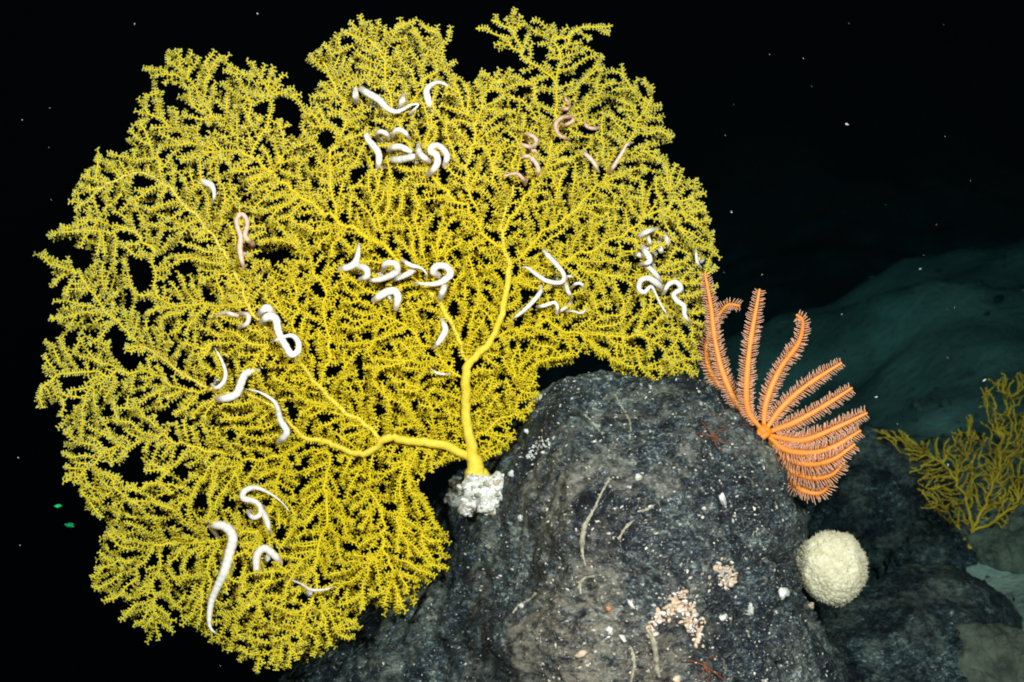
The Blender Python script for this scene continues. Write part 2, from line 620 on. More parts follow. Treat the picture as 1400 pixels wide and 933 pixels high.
def fan_depth(x, y):
    d = 3.0
    t = (x - 650) / 300.0
    d += 0.20 * max(0, t) - 0.02 * min(0, t)
    d += 0.00010 * max(0, 400 - y)
    d += 0.085 * noise.noise(Vector((x * 0.0055, y * 0.0055, 1.7))) + 0.035 * noise.noise(Vector((x * 0.014, y * 0.014, 4.2)))
    k = math.exp(-((x - 650) ** 2 + (y - 660) ** 2) / (2 * 55.0 ** 2))
    return d * (1 - k) + BASE_D * k


def dist_edge(poly, x, y):
    best = 1e9
    for i in range(len(poly)):
        ax, ay = poly[i]
        bx, by = poly[(i + 1) % len(poly)]
        dx, dy = bx - ax, by - ay
        t = max(0, min(1, ((x - ax) * dx + (y - ay) * dy) / (dx * dx + dy * dy + 1e-9)))
        best = min(best, (x - ax - dx * t) ** 2 + (y - ay - dy * t) ** 2)
    return math.sqrt(best)


def poisson(poly, holes, rfun, seed):
    rnd = random.Random(seed)
    xs_ = [p[0] for p in poly]
    ys_ = [p[1] for p in poly]
    x0, x1, y0, y1 = min(xs_), max(xs_), min(ys_), max(ys_)
    cell = 8.0
    grid = {}
    pts = []
    area = (x1 - x0) * (y1 - y0)
    for _ in range(int(area / 11)):
        x, y = rnd.uniform(x0, x1), rnd.uniform(y0, y1)
        r = rfun(x, y)
        gx, gy = int(x / cell), int(y / cell)
        m = int(r / cell) + 1
        ok = True
        for a in range(gx - m, gx + m + 1):
            for b in range(gy - m, gy + m + 1):
                for q in grid.get((a, b), ()):
                    if (q[0] - x) ** 2 + (q[1] - y) ** 2 < r * r:
                        ok = False
                        break
                if not ok:
                    break
            if not ok:
                break
        if not ok or not inside(poly, x, y):
            continue
        if any(((x - hx) / rx) ** 2 + ((y - hy) / ry) ** 2 < 1 for hx, hy, rx, ry in holes):
            continue
        pts.append((x, y))
        grid.setdefault((gx, gy), []).append((x, y))
    return pts


def grow(poly, holes, stems, rfun, seed, layer_off, depth, reach, wig_from=4):
    """least-cost tree: from traced stems out to every point of an even scatter.
    returns nodes [x, y, d], parent list, stem index per node, child counts"""
    rnd = random.Random(seed + 100)
    nodes, parent, stem_of, cost0 = [], [], [], []
    stem_nodes = []
    for si, s in enumerate(stems):
        pts = catmull(np.array(s, float), 7.0)
        if si >= wig_from:
            for k in range(len(pts)):
                t = min(1, k / 5)
                x, y = pts[k]
                for am, fr in ((10, 0.02), (7, 0.05), (3, 0.13)):
                    pts[k][0] += t * am * noise.noise(Vector((x * fr, y * fr, si * 1.7)))
                    pts[k][1] += t * am * noise.noise(Vector((x * fr + 31, y * fr, si * 1.7)))
        ids = []
        # a later stem starts on the nearest node of an earlier one
        if si == 0:
            par, c = -1, 0.0
        else:
            bx, by = pts[0]
            par = min(range(len(nodes)), key=lambda i: (nodes[i][0] - bx) ** 2 + (nodes[i][1] - by) ** 2)
            c = cost0[par]
        for k, (x, y) in enumerate(pts):
            if si > 0 and k == 0:
                continue
            px_, py_ = (nodes[par][0], nodes[par][1]) if par >= 0 else (x, y)
            c += 0.55 * math.hypot(x - px_, y - py_)
            nodes.append([x, y, depth(x, y) + 0.02])
            parent.append(par)
            stem_of.append(si)
            cost0.append(c)
            par = len(nodes) - 1
            ids.append(par)
        stem_nodes.append(ids)
    ns = len(nodes)
    holes = [(a, b, 1.25 * c_, 1.25 * d_) for a, b, c_, d_ in holes]
    void = set()
    for hx, hy, rx, ry in holes:
        for a in range(int((hx - rx) / 4), int((hx + rx) / 4) + 1):
            for b in range(int((hy - ry) / 4), int((hy + ry) / 4) + 1):
                if ((a * 4 + 2 - hx) / rx) ** 2 + ((b * 4 + 2 - hy) / ry) ** 2 < 0.9:
                    void.add((a, b))
    pts = poisson(poly, holes, rfun, seed)
    sg = {}
    for i in range(ns):
        sg.setdefault((int(nodes[i][0] / 20), int(nodes[i][1] / 20)), []).append(i)
    for x, y in pts:
        near = False
        for a in (-1, 0, 1):
            for b in (-1, 0, 1):
                for q in sg.get((int(x / 20) + a, int(y / 20) + b), ()):
                    if (nodes[q][0] - x) ** 2 + (nodes[q][1] - y) ** 2 < 64:
                        near = True
        if near:
            continue
        nodes.append([x, y, 0])
        parent.append(-1)
        stem_of.append(-1)
    n = len(nodes)
    grid = {}
    for i, q in enumerate(nodes):
        grid.setdefault((int(q[0] / reach), int(q[1] / reach)), []).append(i)
    dist = [1e18] * n
    heap = []
    for i in range(ns):
        dist[i] = cost0[i]
        heap.append((cost0[i], i))
    heapq.heapify(heap)
    jit = [rnd.uniform(0.8, 1.35) * math.exp(1.5 * noise.noise(Vector((q[0] * 0.021, q[1] * 0.021, seed * 3.7)))
                                             + 0.9 * noise.noise(Vector((q[0] * 0.06, q[1] * 0.06, seed * 1.3)))) for q in nodes]
    while heap:
        dcur, i = heapq.heappop(heap)
        if dcur > dist[i] + 1e-9:
            continue
        x, y = nodes[i][0], nodes[i][1]
        pi = parent[i]
        if pi >= 0:
            tx, ty = x - nodes[pi][0], y - nodes[pi][1]
            tl = math.hypot(tx, ty) + 1e-9
            tx, ty = tx / tl, ty / tl
        gx, gy = int(x / reach), int(y / reach)
        for a in (-1, 0, 1):
            for b in (-1, 0, 1):
                for j in grid.get((gx + a, gy + b), ()):
                    if j < ns or j == i:
                        continue
                    dx, dy = nodes[j][0] - x, nodes[j][1] - y
                    l = math.hypot(dx, dy)
                    if l > reach or l < 1e-6 or (int((x + dx / 2) / 4), int((y + dy / 2) / 4)) in void:
                        continue
                    turn = 0.0
                    if pi >= 0:
                        cs = (dx * tx + dy * ty) / l
                        if cs < -0.2:
                            continue
                        turn = 13.0 * (1 - cs)
                    c = dcur + (l ** 1.3) * 0.5 * jit[j] + turn
                    if c < dist[j] - 1e-9:
                        dist[j] = c
                        parent[j] = i
                        heapq.heappush(heap, (c, j))
    keep = [i < ns or parent[i] >= 0 for i in range(n)]
    kids = [[] for _ in range(n)]
    for i in range(n):
        if keep[i] and parent[i] >= 0:
            kids[parent[i]].append(i)
    order = []
    st = [i for i in range(ns) if parent[i] < 0]
    while st:
        i = st.pop()
        order.append(i)
        st.extend(kids[i])
    cnt = [1] * n
    for i in reversed(order):
        for k in kids[i]:
            cnt[i] += cnt[k]
    # smooth the free nodes along their heaviest line
    # thin out the shortest side twigs
    for i in list(order):
        if i >= ns and not kids[i] and parent[i] >= ns and len(kids[parent[i]]) > 1 and rnd.random() < 0.3:
            kids[parent[i]].remove(i)
            keep[i] = False
    order = [i for i in order if keep[i]]
    for _ in range(3):
        new = {}
        for i in order:
            if i < ns or parent[i] < 0:
                continue
            p = nodes[parent[i]]
            if kids[i]:
                k = nodes[max(kids[i], key=lambda q: cnt[q])]
                new[i] = (0.5 * nodes[i][0] + 0.25 * (p[0] + k[0]), 0.5 * nodes[i][1] + 0.25 * (p[1] + k[1]))
        for i, (a, b) in new.items():
            nodes[i][0], nodes[i][1] = a, b
    wrp = {}
    for i in order:
        if i < ns:
            wrp[i] = 0.0
            continue
        p = parent[i]
        wrp[i] = wrp[p] + math.hypot(nodes[i][0] - nodes[p][0], nodes[i][1] - nodes[p][1])
    for i in order:
        if i < ns:
            continue
        t = min(1, wrp[i] / 35.0)
        x, y = nodes[i][0], nodes[i][1]
        for amp_, fr in ((9.0, 0.022), (7.0, 0.055), (3.5, 0.12)):
            nodes[i][0] += t * amp_ * noise.noise(Vector((x * fr, y * fr, seed * 2.1)))
            nodes[i][1] += t * amp_ * noise.noise(Vector((x * fr + 40, y * fr, seed * 2.1 + 9)))
    run = [0.0] * n
    for i in order:
        if i < ns:
            continue
        p = parent[i]
        run[i] = run[p] + math.hypot(nodes[i][0] - nodes[p][0], nodes[i][1] - nodes[p][1])
        t = min(1, run[i] / 45.0)
        nodes[i][2] = depth(nodes[i][0], nodes[i][1]) + layer_off * t + rnd.uniform(-0.004, 0.004)
    return nodes, parent, kids, cnt, ns, stem_nodes, order


NRM = -FWD


def sway(x, y):
    """small wander shared by every twig of a colony"""
    dx = 4.2 * noise.noise(Vector((x * 0.055, y * 0.055, 2))) + 3.4 * noise.noise(Vector((x * 0.115, y * 0.115, 5)))
    dy = 4.2 * noise.noise(Vector((x * 0.055 + 50, y * 0.055, 2))) + 3.4 * noise.noise(Vector((x * 0.115 + 50, y * 0.115, 5)))
    return x + dx, y + dy


def polyps(samples, rnd, pale_fun, size, density, sides=4):
    """samples: list of (world pos, tangent, radius m, px, py). returns numpy V, F, cols of all polyps"""
    base, axis, length, wide, pale = [], [], [], [], []
    alt = 0
    for p, T, r, x, y in samples:
        S = T.cross(NRM)
        if S.length < 1e-6:
            continue
        S.normalize()
        w = pale_fun(x, y)
        alt += 1
        dirs = [S, -S]
        if alt % 2:
            dirs.append(None)
        for q in dirs:
            if rnd.random() > density:
                continue
            if q is None:
                a = NRM + S * rnd.uniform(-0.55, 0.55) + T * rnd.uniform(-0.1, 0.4)
            else:
                a = q + NRM * rnd.uniform(-0.35, 0.6) + T * rnd.uniform(0.05, 0.5)
            a.normalize()
            base.append(p + a * r * 0.6)
            axis.append(a)
            length.append(size * rnd.uniform(0.8, 1.2) + r * 0.4)
            wide.append(size * rnd.uniform(0.25, 0.34))
            pale.append(min(1, max(0, w + rnd.uniform(-0.2, 0.2))))
    if not base:
        return None
    Pb = np.array(base)
    A = np.array(axis)
    Ln = np.array(length)[:, None]
    Wd = np.array(wide)[:, None]
    Pl = np.array(pale)[:, None]
    ref = np.where(np.abs(A[:, 2:3]) < 0.9, np.array([[0, 0, 1.0]]), np.array([[1.0, 0, 0]]))
    U = np.cross(A, ref)
    U /= np.linalg.norm(U, axis=1, keepdims=True)
    Wv = np.cross(A, U)
    n = len(Pb)
    V = np.zeros((n, 2 * sides + 1, 3))
    C = np.ones((n, 2 * sides + 1, 4))
    yel = np.array([0.74, 0.545, 0.004])
    tipc = np.array([0.77, 0.62, 0.025]) * (1 - Pl) + np.array([0.66, 0.68, 0.30]) * Pl
    for k in range(sides):
        an = 2 * math.pi * k / sides
        rad = U * math.cos(an) + Wv * math.sin(an)
        V[:, k] = Pb + rad * Wd * 0.8
        V[:, sides + k] = Pb + A * Ln * 0.72 + rad * Wd * 1.15
        C[:, k, :3] = yel
        C[:, sides + k, :3] = yel * 0.45 + tipc * 0.55
    V[:, 2 * sides] = Pb + A * Ln
    C[:, 2 * sides, :3] = tipc
    tri = []
    for k in range(sides):
        k2 = (k + 1) % sides
        tri += [(k, k2, sides + k2), (k, sides + k2, sides + k), (sides + k, sides + k2, 2 * sides)]
    tri = np.array(tri)
    F = (tri[None] + (np.arange(n) * (2 * sides + 1))[:, None, None]).reshape(-1, 3)
    return V.reshape(-1, 3), F, C.reshape(-1, 4)


def sea_fan(root, layers, stems, poly, holes, rfun, depth, scale_px, twig_mat, pale_fun, psize, pdens, limit, seed,
            tip_r=1.45, reach=26, gain=0.0035, holdfast_pt=None):
    """build the parts of a colony: stem (traced), branch (> polyps), and a last part for the smallest twigs"""
    subtrees = []
    totals = None
    for li, off in enumerate(layers):
        res = grow(poly, holes, stems, (lambda x, y, k=(0.88 if li == 0 else 1.0): k * rfun(x, y)), seed + li * 17, off, depth, reach)
        nodes, parent, kids, cnt, ns, stem_nodes, order = res
        if totals is None:
            totals = [0] * ns
        for i in range(ns):
            totals[i] += cnt[i]
        roots = [k for i in range(ns) for k in kids[i] if k >= ns]
        for rt in roots:
            subtrees.append((cnt[rt], li, rt, res))
    # stems
    nodes, parent, kids, cnt, ns, stem_nodes, order = subtrees[0][3]
    rnd = random.Random(seed + 5)
    rad = lambda c: tip_r + gain * c ** 0.85
    for ids in stem_nodes:
        if len(ids) < 2:
            continue
        full = ([parent[ids[0]]] if parent[ids[0]] >= 0 else []) + ids
        rr = [rad(totals[i]) * scale_px for i in full]
        pts = [P(*sway(nodes[i][0], nodes[i][1]), nodes[i][2] - 0.008 - min(0.018, 2.6 * (r_ - tip_r * scale_px))) for i, r_ in zip(full, rr)]
        if parent[ids[0]] >= 0:
            rr[0] = rr[1]
            for _ in range(4):
                rr = [rr[0]] + [(rr[k - 1] + 2 * rr[k] + rr[k + 1]) / 4 for k in range(1, len(rr) - 1)] + [rr[-1]]
        if parent[ids[0]] < 0:
            for _ in range(14):
                rr = [rr[0]] + [(rr[k - 1] + 2 * rr[k] + rr[k + 1]) / 4 for k in range(1, len(rr) - 1)] + [rr[-1]]
            flare = [1 + 0.75 * max(0, 1 - k / 7.0) ** 1.5 for k in range(len(rr))]
            rr = [a_ * b_ for a_, b_ in zip(rr, flare)]
            pts = [pts[0] + (pts[0] - pts[1]) * 0.6 + FWD * 0.03] + pts
            rr = [rr[0]] + rr
        for i in range(len(rr)):
            rr[i] *= 1 + 0.12 * noise.noise(pts[i] * 25)
        v, f = [], []
        tube(v, f, pts, rr, 10)
        st_o = obj('stem', v, f, M_STEM if psize > 0.005 and stem_nodes.index(ids) < 4 else twig_mat, root)
        smp = []
        for i in range(1, len(pts) - 1):
            if rr[i] < 4.2 * scale_px:
                T = (pts[i + 1] - pts[i - 1]).normalized()
                for h in (0, 0.5):
                    smp.append((pts[i].lerp(pts[i + 1], h), T, rr[i], nodes[full[min(i, len(full) - 1)]][0], nodes[full[min(i, len(full) - 1)]][1]))
        pp = polyps(smp, rnd, pale_fun, psize, pdens)
        if pp:
            tag(obj_np('polyps', pp[0], pp[1], M_POLYP if psize > 0.005 else twig_mat, st_o, True, pp[2]), kind='stuff')
    subtrees.sort(key=lambda t: -t[0])
    rest_v, rest_f, rest_s = [], [], []
    for idx, (c, li, rt, res) in enumerate(subtrees):
        nodes, parent, kids, cnt, ns, stem_nodes, order = res
        if idx < limit:
            v, f, smp = [], [], []
        else:
            v, f, smp = rest_v, rest_f, rest_s
        starts = [rt]
        while starts:
            s = starts.pop()
            chain = [parent[s], s]
            cur = s
            while kids[cur]:
                best = max(kids[cur], key=lambda q: cnt[q])
                for q in kids[cur]:
                    if q != best:
                        starts.append(q)
                cur = best
                chain.append(cur)
            arr = np.array([[nodes[q][0], nodes[q][1], nodes[q][2], rad(2 * (cnt[q] if k else cnt[chain[1]]))] for k, q in enumerate(chain)])
            if not kids[chain[-1]]:
                # let a tip run on a little
                e = arr[-1].copy()
                dxy = arr[-1][:2] - arr[-2][:2]
                e[:2] += dxy / (np.linalg.norm(dxy) + 1e-9) * rnd.uniform(1, 6)
                arr = np.vstack([arr, e])
            cr = catmull(arr, 4.3)
            pts = [P(*sway(a, b), d) for a, b, d, _ in cr]
            rr = [max(0.6, q) * scale_px for q in cr[:, 3]]
            rr[-1] *= 0.9
            tube(v, f, pts, rr, 5)
            for i in range(1, len(pts)):
                T = (pts[min(i + 1, len(pts) - 1)] - pts[i - 1])
                if T.length < 1e-7:
                    continue
                smp.append((pts[i], T.normalized(), rr[i], cr[i, 0], cr[i, 1]))
        if idx < limit:
            o = obj('branch', v, f, twig_mat, root)
            pp = polyps(smp, rnd, pale_fun, psize, pdens)
            if pp:
                tag(obj_np('polyps', pp[0], pp[1], M_POLYP if psize > 0.005 else twig_mat, o, True, pp[2]), kind='stuff')
    if rest_v:
        o = tag(obj('twigs', rest_v, rest_f, twig_mat, root), kind='stuff')
        pp = polyps(rest_s, rnd, pale_fun, psize, pdens)
        if pp:
            tag(obj_np('polyps', pp[0], pp[1], M_POLYP if psize > 0.005 else twig_mat, o, True, pp[2]), kind='stuff')
    return len(subtrees)


FAN = [(655, 640), (668, 625), (692, 612), (712, 580), (735, 548), (742, 520), (757, 502), (785, 490), (805, 482), (828, 494),
       (838, 512), (880, 520), (920, 525), (952, 512), (966, 470), (970, 420), (976, 380), (983, 345), (968, 300), (967, 275),
       (945, 240), (908, 222), (900, 200), (886, 182), (920, 192), (906, 152), (896, 125), (872, 108), (842, 96), (824, 78),
       (838, 44), (800, 30), (770, 40), (735, 30), (700, 14), (665, 22), (648, 42), (688, 66), (706, 92), (715, 108),
       (700, 95), (668, 95), (645, 116), (624, 108), (618, 85), (602, 62), (621, 45), (580, 35), (550, 28), (520, 36),
       (495, 24), (470, 40), (450, 60), (420, 80), (462, 96), (440, 112), (425, 128), (408, 165), (392, 152), (404, 130),
       (390, 120), (376, 95), (342, 86), (325, 100), (310, 80), (290, 70), (270, 76), (228, 72), (200, 98), (226, 100),
       (192, 135), (188, 165), (168, 203), (148, 205), (125, 225), (105, 255), (95, 285), (65, 320), (55, 350), (80, 395),
       (74, 430), (92, 462), (66, 465), (62, 490), (45, 555), (72, 552), (92, 612), (88, 648), (114, 685), (140, 722),
       (134, 760), (129, 792), (160, 836), (215, 880), (246, 850), (298, 872), (345, 916), (400, 905), (442, 890), (496, 856),
       (455, 838), (490, 828), (540, 835), (562, 824), (606, 770), (611, 735), (592, 700), (576, 668), (598, 652), (580, 640), (625, 628)]
HOLES = [(790, 513, 44, 14), (752, 528, 14, 12), (152, 640, 22, 9), (74, 578, 10, 12), (100, 300, 8, 7), (66, 415, 12, 18), (402, 175, 10, 12), (215, 620, 9, 7), (310, 690, 7, 6), (690, 88, 22, 9), (660, 75, 16, 16), (100, 470, 8, 10), (340, 335, 9, 6), (235, 133, 9, 14), (300, 104, 12, 17), (385, 146, 26, 13), (268, 130, 8, 11), (80, 340, 19, 15), (110, 357, 10, 14),
         (190, 378, 13, 24), (255, 370, 18, 9), (285, 407, 9, 12), (372, 350, 26, 10), (160, 468, 12, 19), (180, 490, 16, 8),
         (170, 328, 12, 9), (100, 525, 16, 10), (185, 640, 13, 22), (206, 655, 14, 10), (240, 642, 12, 9), (276, 686, 9, 13),
         (150, 300, 12, 9), (120, 270, 10, 8), (480, 330, 6, 14), (535, 330, 5, 12), (420, 300, 12, 7), (745, 135, 9, 10),
         (870, 190, 14, 8), (700, 75, 10, 14), (735, 75, 7, 14), (820, 60, 12, 14), (640, 90, 18, 12), (225, 570, 12, 8),
         (220, 545, 9, 7), (130, 505, 9, 6), (250, 700, 8, 8), (330, 255, 8, 7), (440, 795, 16, 9), (490, 842, 14, 5),
         (590, 655, 8, 8), (415, 638, 11, 7), (230, 265, 6, 14), (440, 190, 9, 12), (600, 165, 5, 10), (955, 360, 7, 9),
         (770, 470, 9, 6), (830, 475, 9, 6), (505, 405, 11, 8), (620, 425, 9, 10), (725, 405, 12, 8), (585, 715, 10, 5), (345, 150, 10, 7), (365, 155, 8, 7)]
STEMS = [
    [(652, 656), (648, 628), (638, 578), (637, 520), (640, 497), (660, 480), (677, 455), (690, 410), (697, 365), (690, 345), (686, 318), (690, 290), (704, 250)],
    [(646, 628), (620, 614), (580, 604), (532, 600), (518, 608), (500, 620), (470, 615), (435, 602), (418, 600), (395, 578), (370, 556), (340, 540), (298, 536), (250, 512), (225, 492), (192, 472)],
    [(640, 498), (628, 465), (610, 428), (590, 402), (570, 382)],
    [(520, 602), (500, 580), (472, 565), (438, 530), (404, 492), (372, 458), (340, 420), (310, 350), (262, 290), (205, 240), (150, 250), (100, 290)],
    [(695, 392), (716, 376), (770, 350), (840, 330), (900, 290), (948, 262)],
    [(677, 462), (705, 448), (733, 445), (770, 452), (805, 470)],
    [(690, 345), (660, 315), (620, 270), (582, 230), (542, 170), (520, 100), (500, 45)],
    [(686, 318), (720, 268), (745, 220), (760, 160), (764, 110), (770, 70), (790, 40)],
    [(697, 360), (742, 320), (790, 280), (832, 230), (868, 170), (892, 135)],
    [(770, 350), (840, 382), (900, 412), (930, 450), (900, 495)],
    [(570, 382), (520, 340), (460, 300), (400, 260), (340, 210), (290, 150), (260, 95)],
    [(298, 536), (240, 528), (212, 512), (137, 503), (80, 512), (55, 540)],
    [(192, 472), (140, 420), (98, 365)],
    [(418, 600), (396, 620), (380, 655), (374, 690), (355, 722), (300, 742), (222, 742), (180, 782)],
    [(222, 742), (212, 800), (216, 850)],
    [(500, 622), (504, 660), (520, 696), (530, 740), (540, 790)],
    [(446, 606), (444, 680), (438, 760), (426, 820), (396, 872), (356, 896)],
    [(396, 622), (310, 622), (210, 600), (140, 615), (110, 650)],
    [(764, 118), (742, 96), (715, 72), (700, 40), (672, 24)],
    [(715, 74), (690, 55), (655, 43)],
    [(770, 72), (760, 52), (800, 38), (832, 43)],
    [(660, 315), (640, 240), (650, 170), (680, 110)],
    [(628, 520), (600, 482), (560, 450), (520, 430)],
    [(460, 300), (450, 230), (470, 150), (440, 85)],
    [(340, 420), (270, 420), (215, 400), (200, 330), (150, 310)],
    [(540, 172), (580, 110), (605, 60)],
    [(340, 210), (270, 200), (200, 150)],
    [(340, 212), (370, 160), (350, 100)],
    [(648, 605), (670, 585), (700, 560), (715, 535)],
    [(438, 530), (450, 465), (442, 395), (422, 345)],
    [(410, 498), (402, 435), (408, 378)],
]


def fan_spacing(x, y):
    if x > 640 and y < 110:
        return 18.5
    if x < 260:
        return 15.2
    return 13.2


def pale(x, y):
    e = math.hypot((x - 590) / 480.0, (y - 560) / 520.0)
    w = 0.10 + 0.95 * max(0, min(1, (e - 0.40) / 0.55))
    if y > 640:
        w *= 0.65
    return w


fan = thing('sea_fan', P(650, 690, 3.0), 'huge bushy yellow sea fan spreading from the boulder with pale snake stars', 'coral')
n_sub = sea_fan(fan, [-0.03, 0.01, 0.045, 0.085], STEMS, FAN, HOLES, fan_spacing, fan_depth, PX, M_TWIG, pale, 3.75 * PX, 0.95, 290, 3)

# white crusted holdfast: a lumpy grey foot stuck all over with white shell bits
hv, hf = [], []
rr = random.Random(8)
for (x, y, r) in ((630, 678, 19), (674, 672, 19), (652, 672, 19), (642, 664, 13), (662, 664, 13), (625, 660, 12), (680, 657, 12), (640, 692, 14), (664, 690, 14)):
    h, n = on_rock(x, y)
    if h is None:
        h, n = P(x, y, BASE_D), NRM
    mid_ = math.exp(-((x - 652) / 16.0) ** 2)
    if mid_ > 0.4:
        h = P(x, y, min((h - CAM).dot(FWD) - 0.03, BASE_D - 0.036))
    else:
        h = h + NRM * 0.026
    lump(hv, hf, h, r * PX, rr, 3, (1, 1, 0.9))
hold = tag(obj('holdfast', hv, hf, M_CRUST, fan), kind='stuff')
hold_bvh = BVHTree.FromPolygons(hv, hf)
made = 0
while made < 170:
    px, py = rr.uniform(608, 696), rr.uniform(645, 712)
    h, n = on_rock(px, py, hold_bvh)
    if h is None:
        continue
    v, f = [], []
    lump(v, f, h, PX * rr.uniform(1.4, 3.8), rr, 2, (1.4, 1.0, 0.6))
    obj('crust_lump', v, f, M_CRUST if rr.random() < 0.7 else (M_BEIGE if rr.random() < 0.5 else M_TUBE), hold)
    made += 1

# the second, distant colony
FAR = [(1192, 584), (1240, 594), (1262, 606), (1290, 612), (1308, 592), (1325, 573), (1336, 585), (1330, 622), (1345, 602),
       (1352, 565), (1344, 532), (1370, 518), (1405, 512), (1460, 530), (1470, 650), (1430, 690), (1385, 722), (1345, 742),
       (1315, 735), (1295, 712), (1266, 694), (1262, 662), (1250, 650), (1246, 626), (1212, 606)]
FAR_ST = [[(1328, 756), (1330, 728), (1326, 702), (1318, 680)],
          [(1330, 722), (1348, 690), (1360, 660)],
          [(1330, 728), (1368, 708), (1392, 690)],
          [(1318, 682), (1296, 640), (1262, 618)]]


def far_depth(x, y):
    return 4.02 + 0.10 * noise.noise(Vector((x * 0.02, y * 0.02, 9))) + 0.0006 * (740 - y)


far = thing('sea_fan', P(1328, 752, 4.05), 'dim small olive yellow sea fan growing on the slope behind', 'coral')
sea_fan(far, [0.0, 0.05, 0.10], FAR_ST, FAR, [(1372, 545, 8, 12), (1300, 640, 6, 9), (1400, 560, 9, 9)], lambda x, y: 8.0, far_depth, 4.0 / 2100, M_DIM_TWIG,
        lambda x, y: 0.1, 0.0042, 0.35, 200, 31, tip_r=0.85, reach=20, gain=0.009)

